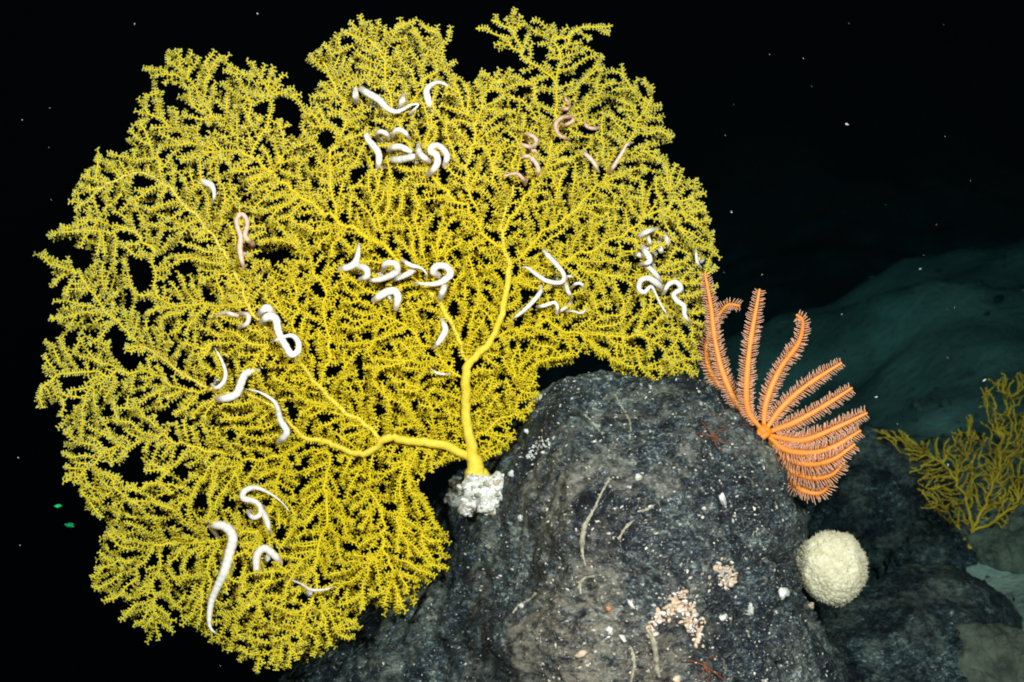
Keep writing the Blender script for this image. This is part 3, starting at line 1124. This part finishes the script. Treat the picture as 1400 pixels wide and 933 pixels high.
# ------------------------------------------------------------------ snake stars on the fan
SN = {
    'A1': ([[(560, 156, 3), (572, 143.5, 1.5), (561, 144, 2.2), (553, 149, 3), (541, 153, 4), (529, 148, 5), (517, 136, 6), (503, 128, 6), (494, 122, 5.5)],
            [(487, 139, 5), (486, 131, 5.2), (486, 122, 4.5)], [(552, 130, 4.5), (550, 138, 5.2), (547, 146, 4.5)]], (522, 140),
           'white snake star with one long tapering arm under the rounded top lobe of the fan'),
    'A2': ([[(589, 150, 5), (585, 136, 6.2), (583, 124, 5.5), (590, 116, 4), (601, 113, 3), (616, 119, 1.6)]], (592, 140),
           'white snake star arching one hooked arm over the notch at the fan top'),
    'B': ([[(500, 177, 3.5), (502, 189, 5), (513, 203, 6), (518, 213, 6), (517, 230, 4.5)], [(512, 186, 3.5), (520, 180, 4.2), (529, 184, 4), (531, 191, 3)],
           [(535, 189, 3), (542, 178, 4.2), (553, 181, 4.2), (560, 191, 3)], [(531, 204, 5), (546, 201, 6), (562, 208, 4.5)],
           [(532, 219, 5), (549, 218, 6.2), (571, 213, 5)], [(572, 198, 4), (574, 210, 5.5), (586, 221, 5)],
           [(588, 238, 5), (597, 225.5, 6), (597, 213.5, 6), (588, 207, 5.5), (592, 200, 5.5), (602, 201, 5.5), (611, 213, 5.5), (608, 227, 4.5)]], (556, 210),
          'white snake star with many thick curled arms high on the fan'),
    'C1': ([[(718, 183, 3), (730, 187.5, 3.8), (733, 195.5, 3.8), (725, 201, 3.8), (711, 197, 3)], [(711, 215.5, 3), (722, 214, 3.6), (731, 221, 3.8), (736, 231, 3.8), (735, 242, 2.5)],
            [(682, 244, 1), (696, 239, 2), (707, 238, 3.2), (715, 245, 3.2), (718, 253, 2.5)]], (728, 208), 'pinkish snake star with three small hooked arms beside the ring shaped one'),
    'C2': ([[(783, 163, 3), (776, 160, 3.4), (767, 162, 3.6), (759.5, 171, 3.8), (763, 183, 3.6), (770, 188, 2.8), (780, 191, 1.5)],
            [(768, 173, 3), (776, 170, 3.2), (784, 164, 3.2), (779, 157, 2.5)], [(766, 150, 2.6), (774, 149, 3.2), (781, 146, 2.6)], [(771, 131, 2.4), (778, 143, 3)],
            [(799, 163, 2.5), (802, 173, 3), (813, 176, 3.2), (822, 174, 2.5)]], (775, 166), 'pink snake star knotted into a ring under the sparse top lobe'),
    'C3': ([[(795, 207, 3.2), (805, 215, 4), (813, 224.5, 3.6), (819, 236, 1.8)], [(834, 236, 3.2), (842, 223, 3.6), (850, 210, 3), (857, 198, 2.4), (866, 195, 1.4)]], (828, 226),
           'thin pinkish snake star with two straight arms spread in a V'),
    'D1': ([[(273, 246, 4.5), (281, 250, 6), (289, 254, 5.5), (293, 266, 3), (290, 279, 2)]], (292, 262), 'short white snake star stub above the ribbon looped one'),
    'D2': ([[(345, 333, 5), (335, 323, 4.5), (338, 309, 3.8), (336, 298, 3.8), (329.5, 293, 3.8), (323.5, 300.5, 3.8), (325, 312, 4), (329, 325, 4.4), (328, 342, 4.8), (333, 367, 3)]], (331, 345),
           'pinkish snake star looped like a ribbon between dark gaps in the fan'),
    'E1': ([[(288, 436, 1.2), (298, 431, 2.2), (309, 428, 3.6), (324, 432, 3.4)], [(327, 429, 3.2), (339, 431, 4), (338, 442, 4), (326, 449, 3)]], (330, 440),
           'small pale snake star with one arm pointing at a dark gap'),
    'E2': ([[(355, 430, 5.5), (364, 421, 6.5), (373, 428, 5.5)], [(358, 441, 5.5), (367, 433, 6.8), (377, 437, 6.8), (380, 452, 6.2), (385, 464, 6), (391, 474, 6), (398, 485, 6), (407, 481, 5.5), (408, 469, 4.8), (401, 460, 4), (391, 460, 3), (369, 469, 1.4)]], (380, 446),
           'white snake star ending in a closed loop above the thick S shaped one'),
    'E3': ([[(293, 475, 1.2), (302, 491, 2.2), (308, 508, 3.2), (306, 522, 3.6), (296, 530.5, 3.4), (289, 526, 2)]], (300, 520), 'slender white snake star bent like a fish hook beside the thick S shaped one'),
    'E4': ([[(353, 507, 5), (336.5, 511, 6.5), (330, 523, 6.8), (324, 538, 6.8), (312, 544, 6.8), (298, 546, 6)]], (328, 530), 'thick white snake star lying in an S across the long side stem'),
    'E5': ([[(334, 532, 1.0), (345, 534, 1.3), (356, 537, 1.8), (373.5, 548, 3.2), (380, 560, 4.4), (383.5, 575, 5.2), (392, 591, 6), (382, 604, 6)]], (388, 590), 'white snake star with a whip thin tail ending at the stem fork'),
    'F1': ([[(399, 704, 0.9), (386, 688, 1.4), (369, 675, 2.2), (349, 667, 4.2), (334, 672, 5.5), (333, 682, 5.5), (346.5, 685, 4.8), (355, 692, 4.6), (356, 703, 4.6), (346.5, 708, 4.4), (338, 700, 3.2)],
            [(357, 694, 4.5), (363, 708, 5.4), (366, 716, 4.8), (369, 731, 1.3)]], (358, 704), 'cream snake star curled like a question mark in the lower fan'),
    'F2': ([[(288, 718, 6.5), (307, 720, 8), (318, 734, 8.5), (314, 756, 8.5), (307, 781, 8), (297, 803, 6.6), (289, 823, 5.6), (286, 847, 4), (288.5, 860, 2.4), (299, 869, 1)]], (303, 786),
           'longest cream snake star hanging down to the lower rim of the fan'),
    'F3': ([[(351, 786, 5.5), (351, 761, 6.6), (361, 750, 6.8), (373.5, 758, 6.4), (383, 769, 5.2)]], (364, 764), 'cream snake star arched like a hairpin in the lower fan'),
    'F4': ([[(392, 791, 0.9), (410.5, 798, 1.8), (425, 806.5, 2.8), (443, 806.5, 2.2), (458, 802, 0.9)]], (425, 812), 'thin greyish snake star arm drooping on the lower fan'),
    'G1': ([[(491, 333, 1.8), (488.5, 352, 5), (482, 363, 6), (465, 369, 5.5)], [(484, 364, 5), (499, 367, 6), (502, 377, 5.2), (491, 383, 3.6)],
            [(502, 384, 3), (521, 382, 4.6), (542, 372, 6), (540, 361, 5.4), (527, 361, 5), (524, 371, 4)], [(535, 383.5, 4), (553, 377, 5), (568, 369, 4.2)],
            [(550, 356, 3.4), (561.5, 363, 4), (576, 367, 2.2), (584, 376, 1.4), (581, 382, 1)]], (522, 375), 'white snake star sprawling in loops at the fan centre'),
    'G2': ([[(512, 411, 6), (525, 401.5, 7), (538, 398, 6.8), (544, 406, 6.6), (541, 423, 5)]], (534, 408), 'stubby white snake star bent into an arch below the sprawling one'),
    'G3': ([[(599, 377, 6.5), (592, 371, 6.2), (598, 364, 6), (609.5, 365, 6), (616, 374.5, 6.2), (606.5, 384, 5.6), (591.5, 389, 4), (566, 387, 1.6)], [(609, 388, 5.5), (602, 408, 5)]], (606, 384),
           'white snake star spiralled on the thick central stem tip'),
    'H1': ([[(604, 438, 4.2), (609, 451, 5.4), (603, 463.5, 5.2), (594, 476, 3)]], (604, 456), 'single white crescent of a snake star arm beside the central stem'),
    'H2': ([[(588, 503, 0.9), (592, 507, 1.6), (600, 511, 2.2), (616, 512, 1.2)]], (602, 515), 'tiny thin white snake star arm beside the upright main stem'),
    'I1': ([[(713, 366, 1.3), (721, 366.5, 2.4), (732.5, 375, 3.6), (746.5, 384, 4), (762, 387, 3.8), (770, 384, 3.8), (770.5, 375, 4), (762, 363.5, 4.4), (752, 353, 4.2), (743, 343, 3.2)],
            [(699, 438, 1.4), (716, 425, 3.4), (730, 411, 4), (739, 399, 3.6), (739, 391, 2.6)], [(773, 384, 3), (776, 397, 3.6), (782, 408, 2.6)], [(772, 378.5, 2.6), (782, 378, 2.2)]], (768, 392),
           'slim white snake star with arms bent like a tick mark near the main stem tip'),
    'I2': ([[(734, 420, 2.8), (745, 418, 3.4), (757, 414, 3), (762, 419, 3), (761, 430, 2.4)], [(764, 428, 2.6), (775, 419, 3.2)], [(781, 394, 2.8), (788, 388, 3), (795.5, 389, 2.6), (797, 398, 1.8)],
            [(772, 426, 2.2), (785, 426, 1.8), (794, 428.5, 1.8), (805, 421, 1.4)]], (776, 414), 'small white snake star tangled below the tick shaped one'),
    'J1': ([[(899, 313, 3), (886, 316.5, 4.4), (876, 322, 5)], [(886, 323, 3.4), (889, 334, 3.2)], [(909, 322, 4.6), (914, 334, 4.6)], [(900, 333, 5), (904, 344, 5)],
            [(869, 347, 3.5), (878, 350, 5)], [(878, 338, 5), (886, 350, 5.6), (888, 358, 4.6), (875, 362, 3.2)], [(876, 363, 3), (886, 365, 4), (897, 376, 4.4), (904, 385, 3.4)]], (892, 346),
           'white knobbly snake star showing only short arm bends above the wavy armed one'),
    'J2': ([[(905, 395, 5.5), (897, 387, 5.8), (886, 381, 4.8), (876, 384, 4.6), (873.5, 395, 4.4), (881, 400, 4), (890, 392, 3), (897, 403, 2), (903.5, 417, 1.8), (915, 434, 1)],
            [(907, 402, 3.4), (914, 389.5, 4.2), (924, 386, 4.4), (931, 395, 4.6), (921, 403, 4.6), (926, 412, 4.6), (935, 419, 4.4), (936, 431, 4), (945, 444, 2)]], (908, 396),
           'white snake star with two wavy arms trailing towards the orange star'),
    'J3': ([[(951, 340, 1.6), (953, 358, 2.6), (959, 367, 1.6)]], (956, 355), 'short pale snake star arm at the fan rim just above the orange star'),
}
sr = random.Random(21)
for key, (arms, disc, label) in SN.items():
    mat = M_STAR
    pk = {'C1': 0.75, 'C2': 0.85, 'C3': 0.6, 'D2': 0.7, 'E1': 0.35, 'D1': 0.15, 'F1': 0.2, 'F2': 0.18, 'F3': 0.25, 'F4': 0.3}.get(key, 0.05)
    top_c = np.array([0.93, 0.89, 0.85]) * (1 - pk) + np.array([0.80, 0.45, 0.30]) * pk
    edge_shade_c = np.array([0.87, 0.72, 0.62]) * (1 - pk) + np.array([0.70, 0.30, 0.14]) * pk  # pinker sides away from the camera, edge shading put into the colour
    vcol = []
    v, f = [], []
    dd = fan_depth(*disc) + 0.045
    dc = P(disc[0], disc[1], dd)
    lump(v, f, dc, 6.5 * PX, sr, 2, (1.2, 0.6, 1.0))
    for ai, arm in enumerate(arms):
        a = catmull(np.array(arm, float), 2.2)
        n = len(a)
        lift = 0.024 + 0.007 * (ai % 3)
        pts, rad = [], []
        run = np.concatenate([[0], np.cumsum(np.hypot(np.diff(a[:, 0]), np.diff(a[:, 1])))])
        for i, (x, y, r) in enumerate(a):
            t = run[i] / max(run[-1], 1)
            e = min(run[i], run[-1] - run[i])
            prof = min(1.0, e / 9.0)
            d = fan_depth(x, y) - 0.006 - lift * prof - 0.014 * t
            pts.append(P(x, y, d))
            rad.append(max(0.7, r * 0.82) * PX * (1 + 0.05 * math.sin(run[i] * 1.9)))
        # the thicker end dives through the twigs back to the disc
        if a[0, 2] < a[-1, 2]:
            pts.reverse()
            rad.reverse()
        first = pts[0]
        into = [first.lerp(dc, t) + FWD * (0.05 * math.sin(math.pi * t)) for t in (1.0, 0.75, 0.5, 0.25, 0.1)]
        pts = into + pts
        rad = [3.0 * PX] * 4 + [min(rad[0], 4.5 * PX)] + rad
        b0 = len(v)
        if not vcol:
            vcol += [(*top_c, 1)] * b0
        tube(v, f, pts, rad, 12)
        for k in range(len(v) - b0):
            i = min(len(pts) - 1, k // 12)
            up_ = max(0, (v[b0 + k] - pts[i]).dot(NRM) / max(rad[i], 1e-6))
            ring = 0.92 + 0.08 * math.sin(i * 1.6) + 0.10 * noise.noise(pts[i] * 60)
            vcol.append((*(np.clip((edge_shade_c + (top_c - edge_shade_c) * min(1, up_ * 1.3)) * ring, 0, 1)), 1))
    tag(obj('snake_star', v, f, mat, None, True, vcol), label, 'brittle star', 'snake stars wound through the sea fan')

# ------------------------------------------------------------------ orange many-armed star
q = lambda x, y: (920 + x / 2.743, 360 + y / 2.743)
ARMS = [
    ([(335, 625), (250, 540), (190, 420), (158, 290), (142, 160), (120, 38)], [0.02, 0.03, 0.05, 0.06, 0.07, 0.07]),
    ([(330, 628), (245, 540), (150, 420), (125, 330), (148, 240), (175, 190), (208, 156), (252, 160)], [0.03, 0.06, 0.09, 0.11, 0.12, 0.12, 0.11, 0.10]),
    ([(332, 622), (285, 560), (275, 470), (290, 300), (325, 98)], [0, -0.01, -0.02, -0.02, 0.0]),
    ([(340, 620), (350, 520), (400, 400), (470, 300), (487, 220), (464, 194)], [0, 0.0, 0.0, -0.02, -0.04, -0.05]),
    ([(346, 628), (410, 540), (500, 460), (632, 374)], [0, 0, 0, 0.0]),
    ([(352, 636), (450, 600), (560, 540), (672, 468)], [0, -0.02, -0.03, -0.03]),
    ([(358, 646), (480, 665), (600, 622), (728, 562)], [0, -0.04, -0.06, -0.06]),
    ([(362, 654), (420, 700), (510, 712), (600, 690), (704, 628)], [0, -0.03, -0.06, -0.08, -0.08]),
    ([(362, 660), (425, 728), (510, 756), (600, 736), (682, 680)], [0.01, -0.02, -0.06, -0.09, -0.1]),
    ([(362, 668), (428, 765), (510, 804), (590, 796), (642, 750)], [0.02, 0.0, -0.04, -0.07, -0.09]),
    ([(362, 674), (432, 800), (480, 848), (550, 862), (598, 822)], [0.03, 0.02, -0.01, -0.03, -0.05]),
]
SD = 3.06
bv, bf, bc = [], [], []
sv2, sf2, sc2 = [], [], []
wr = random.Random(77)
disc_c = P(*q(340, 636), SD)
lump(bv, bf, disc_c, 13 * PX, wr, 3, (1.0, 1.0, 0.7))
bc += [(0.88, 0.24, 0.02, 1)] * len(bv)
for pts2, dz in ARMS:
    arr = np.array([(*q(x, y), SD + d) for (x, y), d in zip(pts2, dz)])
    a = catmull(arr, 1.6)
    run = np.concatenate([[0], np.cumsum(np.hypot(np.diff(a[:, 0]), np.diff(a[:, 1])))])
    Lr = run[-1]
    pts = [P(*w) for w in a]
    rad = []
    for i in range(len(a)):
        t = run[i] / Lr
        w = 3.0 + 1.3 * math.sin(math.pi * min(1, t * 1.6)) if t < 0.62 else 4.0 - 2.2 * (t - 0.62) / 0.38
        rad.append(w * PX * (1 + 0.05 * math.sin(run[i] * 1.7)))
    s0 = len(bv)
    tube(bv, bf, pts, rad, 10)
    T0 = (pts[-1] - pts[0]).normalized()
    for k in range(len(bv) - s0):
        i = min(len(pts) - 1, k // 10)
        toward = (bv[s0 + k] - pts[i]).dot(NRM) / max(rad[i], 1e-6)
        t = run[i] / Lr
        c = np.array([0.90, 0.25, 0.02]) * (1 - 0.45 * max(0, toward)) + np.array([0.95, 0.45, 0.14]) * 0.45 * max(0, toward)  # ridge facing the camera painted paler, its highlight put into the colour
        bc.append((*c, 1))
    # rows of spines, each with a pale fleshy sheath
    step = 0
    nxt = 10.0
    for i in range(2, len(pts) - 1):
        if run[i] < nxt:
            continue
        t = run[i] / Lr
        nxt = run[i] + (2.7 - 1.0 * t)
        T = (pts[i + 1] - pts[i - 1]).normalized()
        S = T.cross(NRM).normalized()
        step += 1
        ln = (10.5 * min(1, 0.45 + t * 2.2) if t < 0.75 else 10.5 * (1 - 0.3 * (t - 0.75) / 0.25)) * PX
        for sgn in (-1, 1):
            for lay, (nz, lk) in enumerate(((0.15, 1.0), (0.75, 0.72), (-0.5, 0.8))):
                if lay and wr.random() < 0.15:
                    continue
                dirv = (S * sgn + NRM * (nz + wr.uniform(-0.15, 0.15)) + T * wr.uniform(0.1, 0.4)).normalized()
                l = ln * lk * wr.uniform(0.8, 1.2) * (1.15 if pts2[0][1] > 640 else 1.0)
                st0 = pts[i] + dirv * rad[i] * 0.6
                mid = st0 + dirv * l * 0.5 + T * l * 0.04
                en = st0 + dirv * l + T * l * 0.12
                b0 = len(sv2)
                tube(sv2, sf2, [st0, mid, en], [0.62 * PX, 0.66 * PX, 0.45 * PX], 4)
                for k in range(len(sv2) - b0):
                    w = min(1, (sv2[b0 + k] - st0).length / l)
                    c = np.array([0.90, 0.27, 0.03]) * (1 - w) + np.array([0.88, 0.52, 0.38]) * w
                    sc2.append((*c, 1))
body = obj('feather_armed_sea_star', bv, bf, M_ORANGE, None, True, bc)
tag(body, 'bright orange star with eleven feathery spiny arms on the boulder flank', 'sea star')
tag(obj('spines', sv2, sf2, M_ORANGE, body, True, sc2), kind='stuff')

# ------------------------------------------------------------------ cream ball sponge
import bmesh
bm = bmesh.new()
bmesh.ops.create_icosphere(bm, subdivisions=6, radius=1)
c = P(1136, 777, 3.04)
for vtx in bm.verts:
    n = vtx.co.normalized()
    w = n.copy()
    ds, _ = noise.voronoi(n * 11)
    k = 1 + 0.075 * (0.4 - ds[0]) + 0.03 * noise.noise(n * 18) + 0.07 * noise.noise(n * 1.8)
    k *= 1 - 0.10 * max(0, -n.x + 0.2) * max(0, 0.6 - n.z)
    vtx.co = c + (RIGHT * n.x * 1.0 + FWD * n.y * 0.85 + UP * n.z * 1.0) * k * 50 * 3.04 / 2100
me = bpy.data.meshes.new('ball_sponge')
bm.to_mesh(me)
bm.free()
me.polygons.foreach_set('use_smooth', [True] * len(me.polygons))
me.materials.append(M_SPONGE)
sp = bpy.data.objects.new('ball_sponge', me)
COL.objects.link(sp)
spv, spf = [], []
spr = random.Random(14)
for vtx in me.vertices:
    if spr.random() > 0.16:
        continue
    n = (vtx.co - c).normalized()
    n = (n + Vector((spr.gauss(0, 0.3), spr.gauss(0, 0.3), spr.gauss(0, 0.3)))).normalized()
    tube(spv, spf, [vtx.co - n * 0.001, vtx.co + n * PX * spr.uniform(1.5, 3.6)], [PX * 0.6, PX * 0.25], 3)
tag(obj('spicules', spv, spf, M_SPONGE, sp), kind='stuff')
tag(sp, 'large round cream sponge with bumpy skin against the boulder', 'sponge')


# ------------------------------------------------------------------ small life and debris on the boulder
def blob(name, px, py, r, mat, label, cat, squash=(1, 1, 1), group=None, seed=0, sub=3, lift=0.5, bvh=None):
    h, n = on_rock(px, py, bvh)
    if h is None:
        h = P(px, py, 3.1)
        n = NRM
    rnd = random.Random(int(px * 7 + py))
    v, f = [], []
    r *= 0.8
    lump(v, f, h + n * r * PX * lift * 0.6, r * PX, rnd, sub, squash)
    return tag(obj(name, v, f, mat), label, cat, group)


blob('small_sponge', 738, 545, 6.5, M_SHELL, 'small white ball sponge at the boulder top by the fan', 'sponge')
blob('small_sponge', 1069, 812, 10, M_SHELL, 'fist sized bluish white sponge below the round cream sponge', 'sponge', (1, 0.8, 1.1))
blob('small_sponge', 1107, 830, 6, M_BEIGE, 'tiny pinkish ball sponge touching the underside of the cream sponge', 'sponge')
blob('shell', 1025, 836, 9, M_SHELL, 'white oblong shell standing beside the curved beige crust', 'shell', (0.5, 0.5, 1.25))
blob('shell', 987, 845, 7, M_SHELL, 'flat white shell chip beside the curved beige crust', 'shell', (1.3, 0.6, 0.6))
blob('shell', 722, 590, 6, M_SHELL, 'bluish white shell at the boulder edge near the fan stem', 'shell', (0.6, 0.6, 1.2))
blob('shell', 700, 648, 5, M_SHELL, 'small grey shell touching the crusted holdfast', 'shell')
blob('shell', 713, 708, 5, M_SHELL, 'pale round shell a little below the crusted holdfast', 'shell')
blob('shell', 872, 654, 5, M_SHELL, 'cream round shell on the middle of the boulder', 'shell')
blob('shell', 987, 683, 8, M_SHELL, 'white glinting shell between a red brittle star and the small beige crust', 'shell', (1.3, 0.8, 0.6))
blob('shell', 795, 895, 7, M_BEIGE, 'beige shell in the tan patch', 'shell', (1.3, 0.8, 0.6))
blob('shell', 863, 826, 6, M_SHELL, 'slender white shell between the curved crust and the orange anemone', 'shell', (0.5, 0.5, 1.3))
blob('shell', 852, 872, 7, M_SHELL, 'bluish sliver of shell under the orange anemone', 'shell', (1.8, 0.5, 0.4))
blob('anemone', 832, 832, 3.6, M_ANEM, 'tiny orange anemone near the tan patch', 'anemone')
blob('shell', 833, 862, 6, M_SHELL, 'bright white shell lump beneath the orange anemone', 'shell')
blob('shell', 925, 930, 6, M_BEIGE, 'beige shell at the foot of the curved crust', 'shell')
blob('shell', 714, 830, 4, M_SHELL, 'small cream shell beside the crooked worm tube', 'shell')


def crust(name, spots, mat, label, cat, r0, r1, seed):
    rnd = random.Random(seed)
    hs = [on_rock(x, y)[0] for x, y in spots]
    root = thing(name, hs[0], label, cat)
    for (x, y) in spots:
        for _ in range(9):
            h, n = on_rock(x + rnd.gauss(0, 4.0), y + rnd.gauss(0, 4.0))
            v, f = [], []
            lump(v, f, h + n * 0.001, rnd.uniform(r0, r1) * 0.40 * PX, rnd, 2, (1.4, 1.0, 0.6))
            obj('crust_lump', v, f, mat if rnd.random() < 0.7 else M_CRUST, root)


cr = random.Random(4)
arc = [(892, 862), (896, 850), (903, 838), (912, 832), (922, 827), (932, 824), (938, 832), (946, 838), (952, 848), (956, 858), (954, 868), (950, 876), (930, 838), (940, 848), (944, 860), (924, 818), (936, 814), (944, 826), (916, 840), (938, 856)]
crust('crust_colony', arc, M_BEIGE, 'curved beige lumpy crust low on the boulder', 'crust', 4, 7.5, 5)
crust('crust_colony', [(980, 778), (988, 774), (996, 780), (1002, 788), (994, 792), (988, 800), (984, 786), (998, 796)], M_BEIGE,
      'small beige crust patch above the curved crust', 'crust', 4.5, 7.5, 6)
crust('crust_colony', [(724, 620), (731, 617), (738, 613), (745, 609), (728, 625), (741, 604)], M_SHELL, 'jagged white crust near the fan stem base', 'crust', 3, 5, 7)


def worm(pts, r, label, mat=M_TUBE, name='worm_tube', cat='worm tube'):
    a = catmull(np.array([(x, y, k) for x, y, k in pts], float), 3.0)
    P3, rad = [], []
    for i, (x, y, k) in enumerate(a):
        h, n = on_rock(x, y)
        if h is None:
            continue
        P3.append(h + n * r * PX * 0.15)
        rad.append(r * 0.5 * k * PX * (1 + 0.7 * noise.noise(Vector((x * 0.25, y * 0.25, 1)))))
    for _ in range(2):
        P3 = [P3[0]] + [(P3[i - 1] + P3[i] * 2 + P3[i + 1]) / 4 for i in range(1, len(P3) - 1)] + [P3[-1]]
    v, f = [], []
    tube(v, f, P3, rad, 8)
    wrn = random.Random(int(pts[0][0]))
    for i, p in enumerate(P3):
        for _ in range(3):
            j = Vector((wrn.gauss(0, 1), wrn.gauss(0, 1), wrn.gauss(0, 1))) * rad[i] * 0.75
            lump(v, f, p + j, PX * wrn.uniform(0.5, 1.5), wrn, 1, (1.4, 1, 0.7))
    tag(obj(name, v, f, mat), label, cat)


worm([(833, 655, 0.5), (822, 675, 0.6), (812, 698, 0.7), (800, 718, 1.3), (796, 740, 1.9), (796, 752, 0.9), (800, 772, 0.4)], 4.2, 'pale worm tube with swollen lower end on the boulder face')
worm([(864, 714, 0.7), (855, 722, 1), (846, 736, 0.7)], 3.4, 'short straight worm tube beside the swollen one')
worm([(733, 812, 0.9), (722, 822, 1), (710, 828, 1), (702, 838, 0.7)], 3.0, 'little crooked worm tube beside the tan patch')
worm([(812, 788, 0.8), (800, 790, 1), (793, 798, 1), (794, 812, 0.7)], 3.2, 'hook shaped worm tube above the tan patch')
worm([(862, 885, 0.6), (867, 900, 1), (866, 918, 1), (860, 940, 0.9)], 3.4, 'upright worm tube at the lower edge of the boulder')
worm([(886, 862, 0.7), (893, 875, 1.1), (897, 895, 1.2), (898, 918, 1.4), (902, 925, 0.8)], 5.2, 'thick greenish worm tube below the curved beige crust')
worm([(893, 693, 0.8), (882, 698, 1), (872, 699, 0.7)], 2.6, 'faint short worm tube high on the boulder middle')
worm([(840, 540, 0.7), (852, 560, 1), (862, 580, 0.8), (861, 600, 0.6)], 2.2, 'longer of two thin grey worm tubes near the boulder top')
worm([(800, 568, 0.7), (812, 580, 1), (820, 590, 0.6)], 2.0, 'shorter of two thin grey worm tubes near the boulder top')


def red_star(c, tips, label):
    v, f = [], []
    h, n = on_rock(*c)
    lump(v, f, h + n * 0.003, 2.4 * PX, random.Random(3), 2, (1, 1, 0.7))
    for tip in tips:
        a = catmull(np.array([c] + tip, float), 4)
        p3, rd = [], []
        for i, (x, y) in enumerate(a):
            hh, nn = on_rock(x, y)
            if hh is None:
                continue
            p3.append(hh + nn * 0.005)
            rd.append(PX * (0.95 - 0.5 * i / len(a)))
        if len(p3) > 2:
            tube(v, f, p3, rd, 6)
    tag(obj('brittle_star', v, f, M_RED), label, 'brittle star')


red_star((975, 600), [[(968, 588), (958, 578)], [(962, 598), (950, 594)], [(984, 592), (998, 585)], [(985, 606), (996, 610)], [(978, 612), (986, 622)]],
         'thin red brittle star spread on the boulder below the orange star')
red_star((965, 913), [[(950, 906), (936, 902)], [(968, 902), (974, 896)], [(975, 922), (990, 932)], [(958, 924), (950, 934)], [(968, 925), (966, 938)]],
         'thin red brittle star low on the boulder beside the thick worm tube')

# ------------------------------------------------------------------ drifting matter
mv, mf = [], []
mr = random.Random(99)
for _ in range(60):
    px, py, d = mr.uniform(0, 1400), mr.uniform(0, 933), mr.uniform(2.2, 4.5)
    if mr.random() < 0.4:
        px = mr.uniform(950, 1400)
    lump(mv, mf, P(px, py, d), d / 2100 * mr.uniform(0.3, 0.8), mr, 1, (1.6, 0.8, 0.7))
for px, py, d, r in ((1158, 170, 2.7, 2.4), (1346, 520, 3.0, 2.6), (1198, 543, 3.0, 2.6), (1000, 290, 3.2, 2.0), (1296, 636, 3.2, 2.0), (184, 33, 3, 1.3), (352, 19, 3, 1.3), (25, 626, 3, 1.5), (68, 148, 3, 1.3), (1258, 368, 3.4, 1.6)):
    lump(mv, mf, P(px, py, d), d / 2100 * r * 0.75, mr, 1, (1.6, 0.8, 0.7))
tag(obj('marine_snow', mv, mf, M_SNOW, None, False), 'fine pale flecks drifting in the dark water', 'marine snow', kind='stuff')
for (px, py, r), lb in zip(((80, 692, 4), (95, 718, 5)), ('smaller green speck drifting beside the fan', 'larger green fleck drifting below the smaller green speck')):
    v, f = [], []
    lump(v, f, P(px, py, 3.3), r * PX, mr, 2, (1.4, 0.8, 0.6))
    tag(obj('glow_speck', v, f, M_GREEN_GLOW, None, False), lb, 'glow_speck')  # glowing green specks, their light only a bright base colour

# ------------------------------------------------------------------ the water itself
def haze():
    x0, x1, y0, y1, z0, z1 = -62, 62, -6, 92, -12, 6
    v = [(x, y, z) for z in (z0, z1) for y in (y0, y1) for x in (x0, x1)]
    f = [(0, 2, 3, 1), (4, 5, 7, 6), (0, 1, 5, 4), (2, 6, 7, 3), (0, 4, 6, 2), (1, 3, 7, 5)]
    m = bpy.data.materials.new('water_haze')
    m.use_nodes = True
    nt = m.node_tree
    for n in list(nt.nodes):
        nt.nodes.remove(n)
    out = nt.nodes.new('ShaderNodeOutputMaterial')
    pv = nt.nodes.new('ShaderNodeVolumePrincipled')
    pv.inputs['Color'].default_value = (0.0006, 0.0016, 0.0020, 1)
    pv.inputs['Absorption Color'].default_value = (0.0, 0.46, 0.57, 1)
    pv.inputs['Density'].default_value = 0.27
    nt.links.new(pv.outputs['Volume'], out.inputs['Volume'])
    o = obj('haze', v, f, m, None, False)
    tag(o, 'clear blue green sea water filling the scene', 'water', kind='stuff')


haze()
